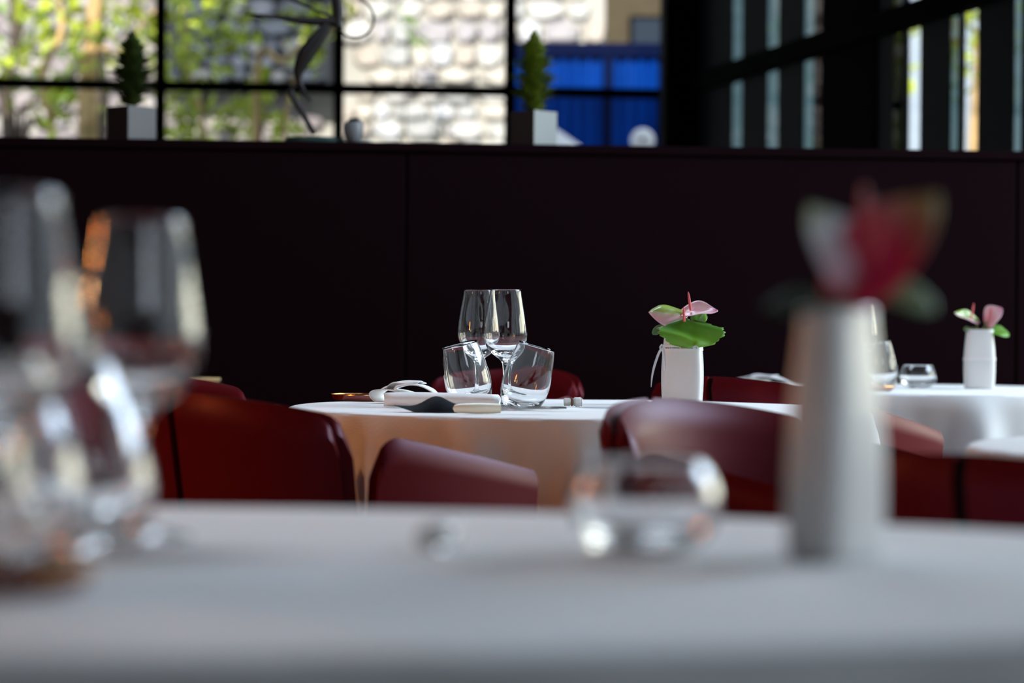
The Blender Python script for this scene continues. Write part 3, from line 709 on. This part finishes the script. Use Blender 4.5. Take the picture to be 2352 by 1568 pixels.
def flower(bx, by, bz, label, base, spathe, spad0, spad1, m, group='anthurium flowers', spr=.0026):
    """base: junction point rel. to (bx,by,bz); spathe: kwargs"""
    t = thing('anthurium_flower', (bx, by, bz), 0, label, 'flower', group)
    MB().tube(smoothpath([(0, 0, -.05), (base[0] * .5, base[1] * .5, base[2] * .4), base], 6), [.0016] * 13, 8).build('stem', M['stem'], t)
    leaf_obj('spathe', m, t, base, **spathe)
    MB().tube(smoothpath([spad0, [(a + b) / 2 for a, b in zip(spad0, spad1)], spad1], 5), [spr * .9] + [spr] * 6 + [spr * .85, spr * .7, spr * .5, spr * .15], 12).build('spadix', M['spadix'], t)
    return t
# --- middle vase
VX, VY = P(1567, 4.88); VT = .7506 + .155; k = 4.88 / F
vase(1567, 4.88, -.26, 'white ceramic vase with a printed ribbon, on the middle table', text=True, h=.155)
def rel(px, py, dy=0, cx=1567, cy=757, kk=k): return ((px - cx) * kk, dy, (cy - py) * kk)
flower(VX, VY, VT, 'green and pink anthurium bloom with a short spadix, in the ribboned vase', rel(1562, 727, -.004), dict(tip=(-.93, -.25, .30), normal=(.25, -.80, .60), L=.060, W=.056, heart=.25, bend=.42, cup=-.55), rel(1568, 744, -.026), rel(1566, 711, -.026), M['spatheB'])
flower(VX, VY, VT, 'pink anthurium bloom with a tall upright spadix, in the ribboned vase', rel(1578, 722, 0), dict(tip=(.97, -.2, .16), normal=(-.15, -.55, .80), L=.060, W=.048, heart=.35, bend=.12, cup=.35), rel(1584, 718, -.006), rel(1578, 675, -.006), M['spatheA'])
def leaf_thing(bx, by, bz, label, m, st=True, **kw):
    t = thing('foliage_leaf', (bx, by, bz), 0, label, 'leaf', 'vase leaves')
    o_ = Vector(kw['origin'])
    if st: MB().tube(smoothpath([(0, .004, -.04), o_ * .5, o_], 5), .0013, 8).build('stem', M['stem'], t)
    leaf_obj('blade', m, t, **kw); return t
lf = leaf_thing(VX, VY, VT, 'broad green serrated leaf draped over the rim of the ribboned vase', M['leafG'], origin=rel(1580, 739, -.012), tip=(.10, -.66, -.55), normal=(.1, -.65, .65), L=.062, W=.136, bend=.32, cup=-.02, serr=.09, round_=True, nu=30, nv=31)
leaf_thing(VX, VY, VT, 'small pale green leaf poking out beside the ribboned vase', M['leafP'], origin=rel(1525, 753, -.004), tip=(-.8, -.1, -.5), normal=(0, -.9, .4), L=.030, W=.018, bend=.1, round_=True, st=False)
leaf_thing(VX, VY, VT, 'rounded green leaf behind the tall spadix', M['leafG'], origin=rel(1590, 745, .012), tip=(.6, .2, .5), normal=(-.1, -.8, .5), L=.035, W=.035, bend=.1, round_=True)
# --- far vase
FX, FY = P(2249, 6.45); kf = 6.45 / F; FT = .7506 + .158
vase(2249, 6.45, -.16, 'white ceramic vase, smallest, on the table by the partition')
relf = lambda px, py, dy=0: rel(px, py, dy, 2249, 757, kf)
flower(FX, FY, FT, 'pale anthurium bloom tilted down-left, in the far vase', relf(2236, 735), dict(tip=(-.9, -.25, .35), normal=(.3, -.6, .7), L=.060, W=.042, heart=.3, bend=.05, cup=.3), relf(2228, 736, -.006), relf(2234, 697, -.006), M['spatheB'])
flower(FX, FY, FT, 'salmon cupped anthurium bloom in the far vase', relf(2272, 738), dict(tip=(.55, -.45, .55), normal=(-.4, -.75, .45), L=.052, W=.062, heart=.35, bend=-.15, cup=.5), relf(2270, 735, -.012), relf(2272, 706, -.012), M['spatheA'])
leaf_thing(FX, FY, FT, 'dark green leaf spreading over the far vase rim', M['leafG'], origin=relf(2262, 755, -.004), tip=(.85, -.3, -.08), normal=(0, -.6, .7), L=.062, W=.04, bend=.25, cup=.1, serr=.04, round_=True)
leaf_thing(FX, FY, FT, 'small leaf on the stem side of the far vase', M['leafP'], origin=relf(2228, 755, -.004), tip=(-.75, -.3, -.05), normal=(0, -.6, .7), L=.02, W=.02, bend=.2, round_=True)
# --- near vase
NX, NY = P(1918, 1.60); kn = 1.60 / F; NT = .7506 + .165
vase(1918, 1.60, .95, 'large blurred white vase with a red bloom, on the closest table', wband=False, tap=.14, h=.165, w=.080, d=.046)
reln = lambda px, py, dy=0: rel(px, py, dy, 1918, 712, kn)
flower(NX, NY, NT, 'blurred white and pink anthurium bloom above the closest vase', reln(1960, 645), dict(tip=(-.55, -.2, .85), normal=(.3, -.8, .2), L=.058, W=.044, heart=.2, bend=.05, cup=.3), reln(1975, 560, -.01), reln(1975, 430, -.004), M['spatheW'])
flower(NX, NY, NT, 'blurred red anthurium bloom above the closest vase', reln(1960, 650), dict(tip=(.68, -.2, .75), normal=(-.3, -.85, .2), L=.078, W=.055, heart=.35, bend=.0, cup=.4), reln(1990, 600, -.014), reln(2010, 510, -.02), M['spatheR'])
leaf_thing(NX, NY, NT, 'dark green leaf hanging off one side of the closest vase', M['leafD'], origin=reln(1940, 700), tip=(-.95, -.1, .06), normal=(0, -.3, .9), L=.055, W=.05, bend=.15, round_=True)
leaf_thing(NX, NY, NT, 'light green leaf under the red bloom of the closest vase', M['leafP'], origin=reln(1985, 655), tip=(.9, -.2, -.1), normal=(0, -.6, .7), L=.046, W=.03, bend=.3, round_=True)

# ------------------------------------------------------------------ napkins
def napkin_roll(p0, p1, r, label, fl=.80, seed=0):
    """rolled napkin lying from p0 to p1: spiral layers show at the ends"""
    p0, p1 = Vector((*p0, 0)), Vector((*p1, 0)); L = (p1 - p0).length; ang = math.atan2((p1 - p0).y, (p1 - p0).x)
    t = thing('napkin', (p0.x, p0.y, .7508), ang, label, 'napkin', 'rolled white napkins')
    m = MB(); turns = 2.3; ns = 70; n = 16; rd = random.Random(seed)
    for i in range(n + 1):
        u = i / n
        for j in range(ns):
            th = 2 * PI * turns * j / (ns - 1); rr = r * (.30 + .70 * (j / (ns - 1)))
            wob = 1 + .05 * noise.noise(Vector((u * 3, math.cos(th) * 1.5, math.sin(th) * 1.5 + seed)))
            sag = .9 + .12 * math.sin(u * PI * 1.3 + seed)
            m.v.append((u * L + .002 * math.sin(th * 2), math.cos(th + 2.4) * rr * wob * 1.25, r * fl + math.sin(th + 2.4) * rr * fl * wob * sag))
    m.f = [(i * ns + j, i * ns + j + 1, (i + 1) * ns + j + 1, (i + 1) * ns + j) for i in range(n) for j in range(ns - 1)]; m.mi = [0] * len(m.f)
    zmin = min(v[2] for v in m.v); m.v = [(x, y, z - zmin + .001) for x, y, z in m.v]
    o = m.build('roll', M['napkin'], t, angle=180); so = o.modifiers.new('cloth', 'SOLIDIFY'); so.thickness = .0016; so.offset = 0
    return t
def napkin_folds(p0, p1, label, h=.03, seed=1, wid=.055):
    """napkin folded to and fro on itself: the layers and their rounded turns show from the side"""
    p0, p1 = Vector((*p0, 0)), Vector((*p1, 0)); L = (p1 - p0).length; ang = math.atan2((p1 - p0).y, (p1 - p0).x)
    t = thing('napkin', (p0.x, p0.y, .7508), ang, label, 'napkin', 'folded white napkins')
    k = h / .036
    prof = {'lower_fold': [(1.05, .002), (.6, .003), (.15, .002), (.03, .006), (0, .012), (.04, .0185), (.2, .021), (.42, .018), (.52, .014)],
            'upper_fold': [(.98, .006), (.70, .009), (.42, .014), (.30, .0200), (.32, .0270), (.50, .031), (.72, .029), (.88, .022), (.98, .012), (1.08, .008)],
            'corner': [(.10, .0225), (.22, .027), (.30, .033), (.42, .0345), (.56, .034), (.70, .0345)]}
    for q, (nm, pts) in enumerate(prof.items()):
        sp = smoothpath([(x * L, 0, z * k) for x, z in pts], 5); m = MB(); nv = 8
        w0 = wid * (1, .82, .5)[q]
        for i, p_ in enumerate(sp):
            for j in range(nv + 1):
                v = j / nv - .5
                m.v.append((p_.x + .008 * v * (1 if q != 1 else -1.6) , v * w0 + .002 * math.sin(i * .5 + q), max(.0012, p_.z * (1 - .30 * abs(v) ** 1.5 * (q > 0)) + .0012 * math.sin(i * .35 + v * 6 + seed) * (q > 0))))
        m.f = [(i * (nv + 1) + j, i * (nv + 1) + j + 1, (i + 1) * (nv + 1) + j + 1, (i + 1) * (nv + 1) + j) for i in range(len(sp) - 1) for j in range(nv)]; m.mi = [0] * len(m.f)
        o = m.build(nm, M['napkin'], t, angle=180); so = o.modifiers.new('cloth', 'SOLIDIFY'); so.thickness = .0016; so.offset = 0
    return t
napkin_roll(P(884, 4.55), P(1146, 4.53), .0185, 'rolled white napkin with a tan-lit end, behind the black rest')
napkin_folds(P(866, 4.83), P(1012, 4.78), 'loosely folded white napkin behind the rolled one, on the middle table', h=.046)
napkin_folds(P(1690, 6.60), P(1818, 6.50), 'folded white napkin blurred above the far slotted chair back', h=.032, seed=3)
napkin_folds(P(20, 1.80), P(170, 1.74), 'blurred white napkin behind the glasses on the closest table', h=.035, seed=5)

# black curved rest, ivory knife, lacquer dish, tiny tube
bx, by = P(990, 4.30)
br = thing('black_rest', (bx, by, .7508), 0, 'black boat-shaped leather rest lying before the rolled napkin', 'rest')
m = MB(); nu, nv = 36, 12; Lh = .135
for i in range(nu + 1):
    u = i / nu
    crest = .024 * math.exp(-((u - .56) / .23) ** 2) + .007 * math.exp(-((u - .02) / .28) ** 2) + .004 + .004 * math.exp(-((u - .85) / .12) ** 2)
    low = .0005 + .012 * max(0, .28 - u) / .28
    hw = .028 * math.sin(PI * (u * .94 + .03)) ** .6
    for j in range(nv + 1):
        v = -1 + 2 * j / nv
        m.v.append((-.066 + Lh * u, v * hw, max(low, low + (crest - low) * (1 - abs((v - .5) / 1.5) ** 2.2))))
m.f = [(i * (nv + 1) + j, i * (nv + 1) + j + 1, (i + 1) * (nv + 1) + j + 1, (i + 1) * (nv + 1) + j) for i in range(nu) for j in range(nv)]; m.mi = [0] * len(m.f)
# underside
k0 = len(m.v); 
for i in range(nu + 1):
    u = i / nu; low = .0005 + .012 * max(0, .28 - u) / .28; hw = .028 * math.sin(PI * (u * .94 + .03)) ** .6
    m.v += [(-.066 + Lh * u, -hw, low - .0004), (-.066 + Lh * u, hw, low - .0004)]
for i in range(nu): m.f.append((k0 + 2 * i, k0 + 2 * i + 1, k0 + 2 * i + 3, k0 + 2 * i + 2))
m.mi = [0] * len(m.f); m.build('leather', M['blackstone'], br, angle=60)

kx, ky = P(1040, 4.22)
kn_ = thing('table_knife', (kx, ky, .7508), .10, 'table knife with an ivory handle resting at the table edge', 'knife')
m = MB(); secs = [(0, .001, .001), (.003, .006, .0062), (.012, .0095, .0085), (.04, .0105, .0098), (.07, .0098, .0092), (.0835, .0085, .0082), (.084, .0002, .0002)]
for x_, hw, hh in secs:
    for j in range(16):
        a = 2 * PI * j / 16; m.v.append((x_, hw * math.cos(a) * 1.0, .0098 + hh * math.copysign(abs(math.sin(a)) ** .8, math.sin(a))))
m.f = [(i * 16 + j, i * 16 + (j + 1) % 16, (i + 1) * 16 + (j + 1) % 16, (i + 1) * 16 + j) for i in range(len(secs) - 1) for j in range(16)]; m.mi = [0] * len(m.f)
m.build('handle', M['ivory'], kn_)
m = MB(); secs = [(.083, .006, .0045), (.10, .009, .0012), (.15, .0095, .0010), (.185, .0075, .0008), (.2, .001, .0004)]
for x_, hw, hh in secs: m.v += [(x_, -hw, .0100 - hh), (x_, hw, .0130 - hh), (x_, hw, .0130 + hh), (x_, -hw, .0100 + hh)]
m.f = [(4 * i + j, 4 * i + (j + 1) % 4, 4 * i + 4 + (j + 1) % 4, 4 * i + 4 + j) for i in range(len(secs) - 1) for j in range(4)] + [(3, 2, 1, 0), (16, 17, 18, 19)]; m.mi = [0] * len(m.f)
m.build('blade', M['steel'], kn_, smooth=False)

def lacquer(px, Y, label, r=.066):
    x_, y_ = P(px, Y); t = thing('lacquer_dish', (x_, y_, .7508), 0, label, 'dish', 'red lacquer dishes')
    MB().lathe([(.001, 0), (r * .82, 0), (r * .95, .004), (r, .0115), (r * .985, .0125), (r * .9, .007), (.001, .0055)], 56).build('dish', M['lacquer'], t)
    MB().lathe([(r * .99, .0112), (r * 1.008, .0118), (r * 1.005, .0135), (r * .98, .0135), (r * .978, .012), (r * .99, .0112)], 56).build('rim', M['brass'], t)
lacquer(834, 4.95, 'dark red lacquer dish with a glinting rim, next to the napkins')
lacquer(1995, 6.1, 'red lacquer dish under the far tumbler, half hidden by the near vase')
lacquer(30, 1.36, 'blurred red lacquer dish at the frame edge on the closest table', .045)
def tubelet(px, Y, label, rz):
    x_, y_ = P(px, Y); t = thing('glass_tube', (x_, y_, .7508), rz, label, 'tube', 'tiny glass tubes')
    r = .0093
    def cyl(x0, x1, rr, m_, name, dome=0):
        mm = MB(); pr = [(.0005, x0), (rr * .8, x0), (rr, x0 + .0015), (rr, x1 - .0025), (rr * .8, x1 - .0005), (.0005, x1 + dome)]
        mm.lathe(pr, 28); mm.v = [(z, y2, x2 + r) for x2, y2, z in mm.v]; return mm.build(name, m_, t)
    cyl(-.017, -.0035, r * .85, bpy.data.materials.get('frosted_glass') or mat('frosted_glass', (.75, .74, .7), .25, trans=.55), 'stopper')
    cyl(-.0035, .0015, r * .9, M['brownring'], 'ring')
    cyl(.0015, .019, r, M['glass'], 'tube', .001)
    cyl(.004, .0165, r * .7, M['napkin'], 'filling')
tubelet(1315, 4.66, 'tiny clear tube with a brown ring lying between tumbler and vase', .1)
tubelet(1003, 1.63, 'tiny blurred tube lying alone on the closest table', 1.2)

# ------------------------------------------------------------------ pendant lamps behind the viewer (mirrored in the glasses)
M['glow'] = mat('warm_lamp_glow', (1, .5, .15), .5, emit=(1, .36, .07), estr=38)
for i, (x_, y_, pw) in enumerate(((-3.7, .75, 8), (-2.1, 3.0, 11))):
    t = thing('pendant_lamp', (x_, y_, 0), 0, 'stacked pendant lamp with glowing amber tiers, %s' % ('nearer the camera side of the room' if i == 0 else 'left of the middle table'), 'lamp', 'pendant lamps')
    MB().tube([(0, 0, 1.56), (0, 0, ZC)], .006, 8).build('cord', M['leg'], t)
    for k_ in range(5):
        z = 1.28 + .055 * k_
        MB().lathe([(.03, z), (.07, z + .004), (.08, z + .018), (.07, z + .034), (.03, z + .038)], 28, cap0=True, cap1=True).build('shade', M['glow'], t)
    l = light('lamp_bulb', 'POINT', (x_, y_, 1.2), (0, 0, 0), pw, (1, .48, .20), .06)
for i, (dx, yy, lb) in enumerate(((1.3, 1.2, 'outer garden tree beyond the right glazing, behind the viewer'), (1.2, 8.9, 'outer garden tree beyond the right glazing, level with the partition table'))):
    side_tree(RX(yy) + dx, yy, 3.2, 31 + i, lb, 1.9, .6, 500)
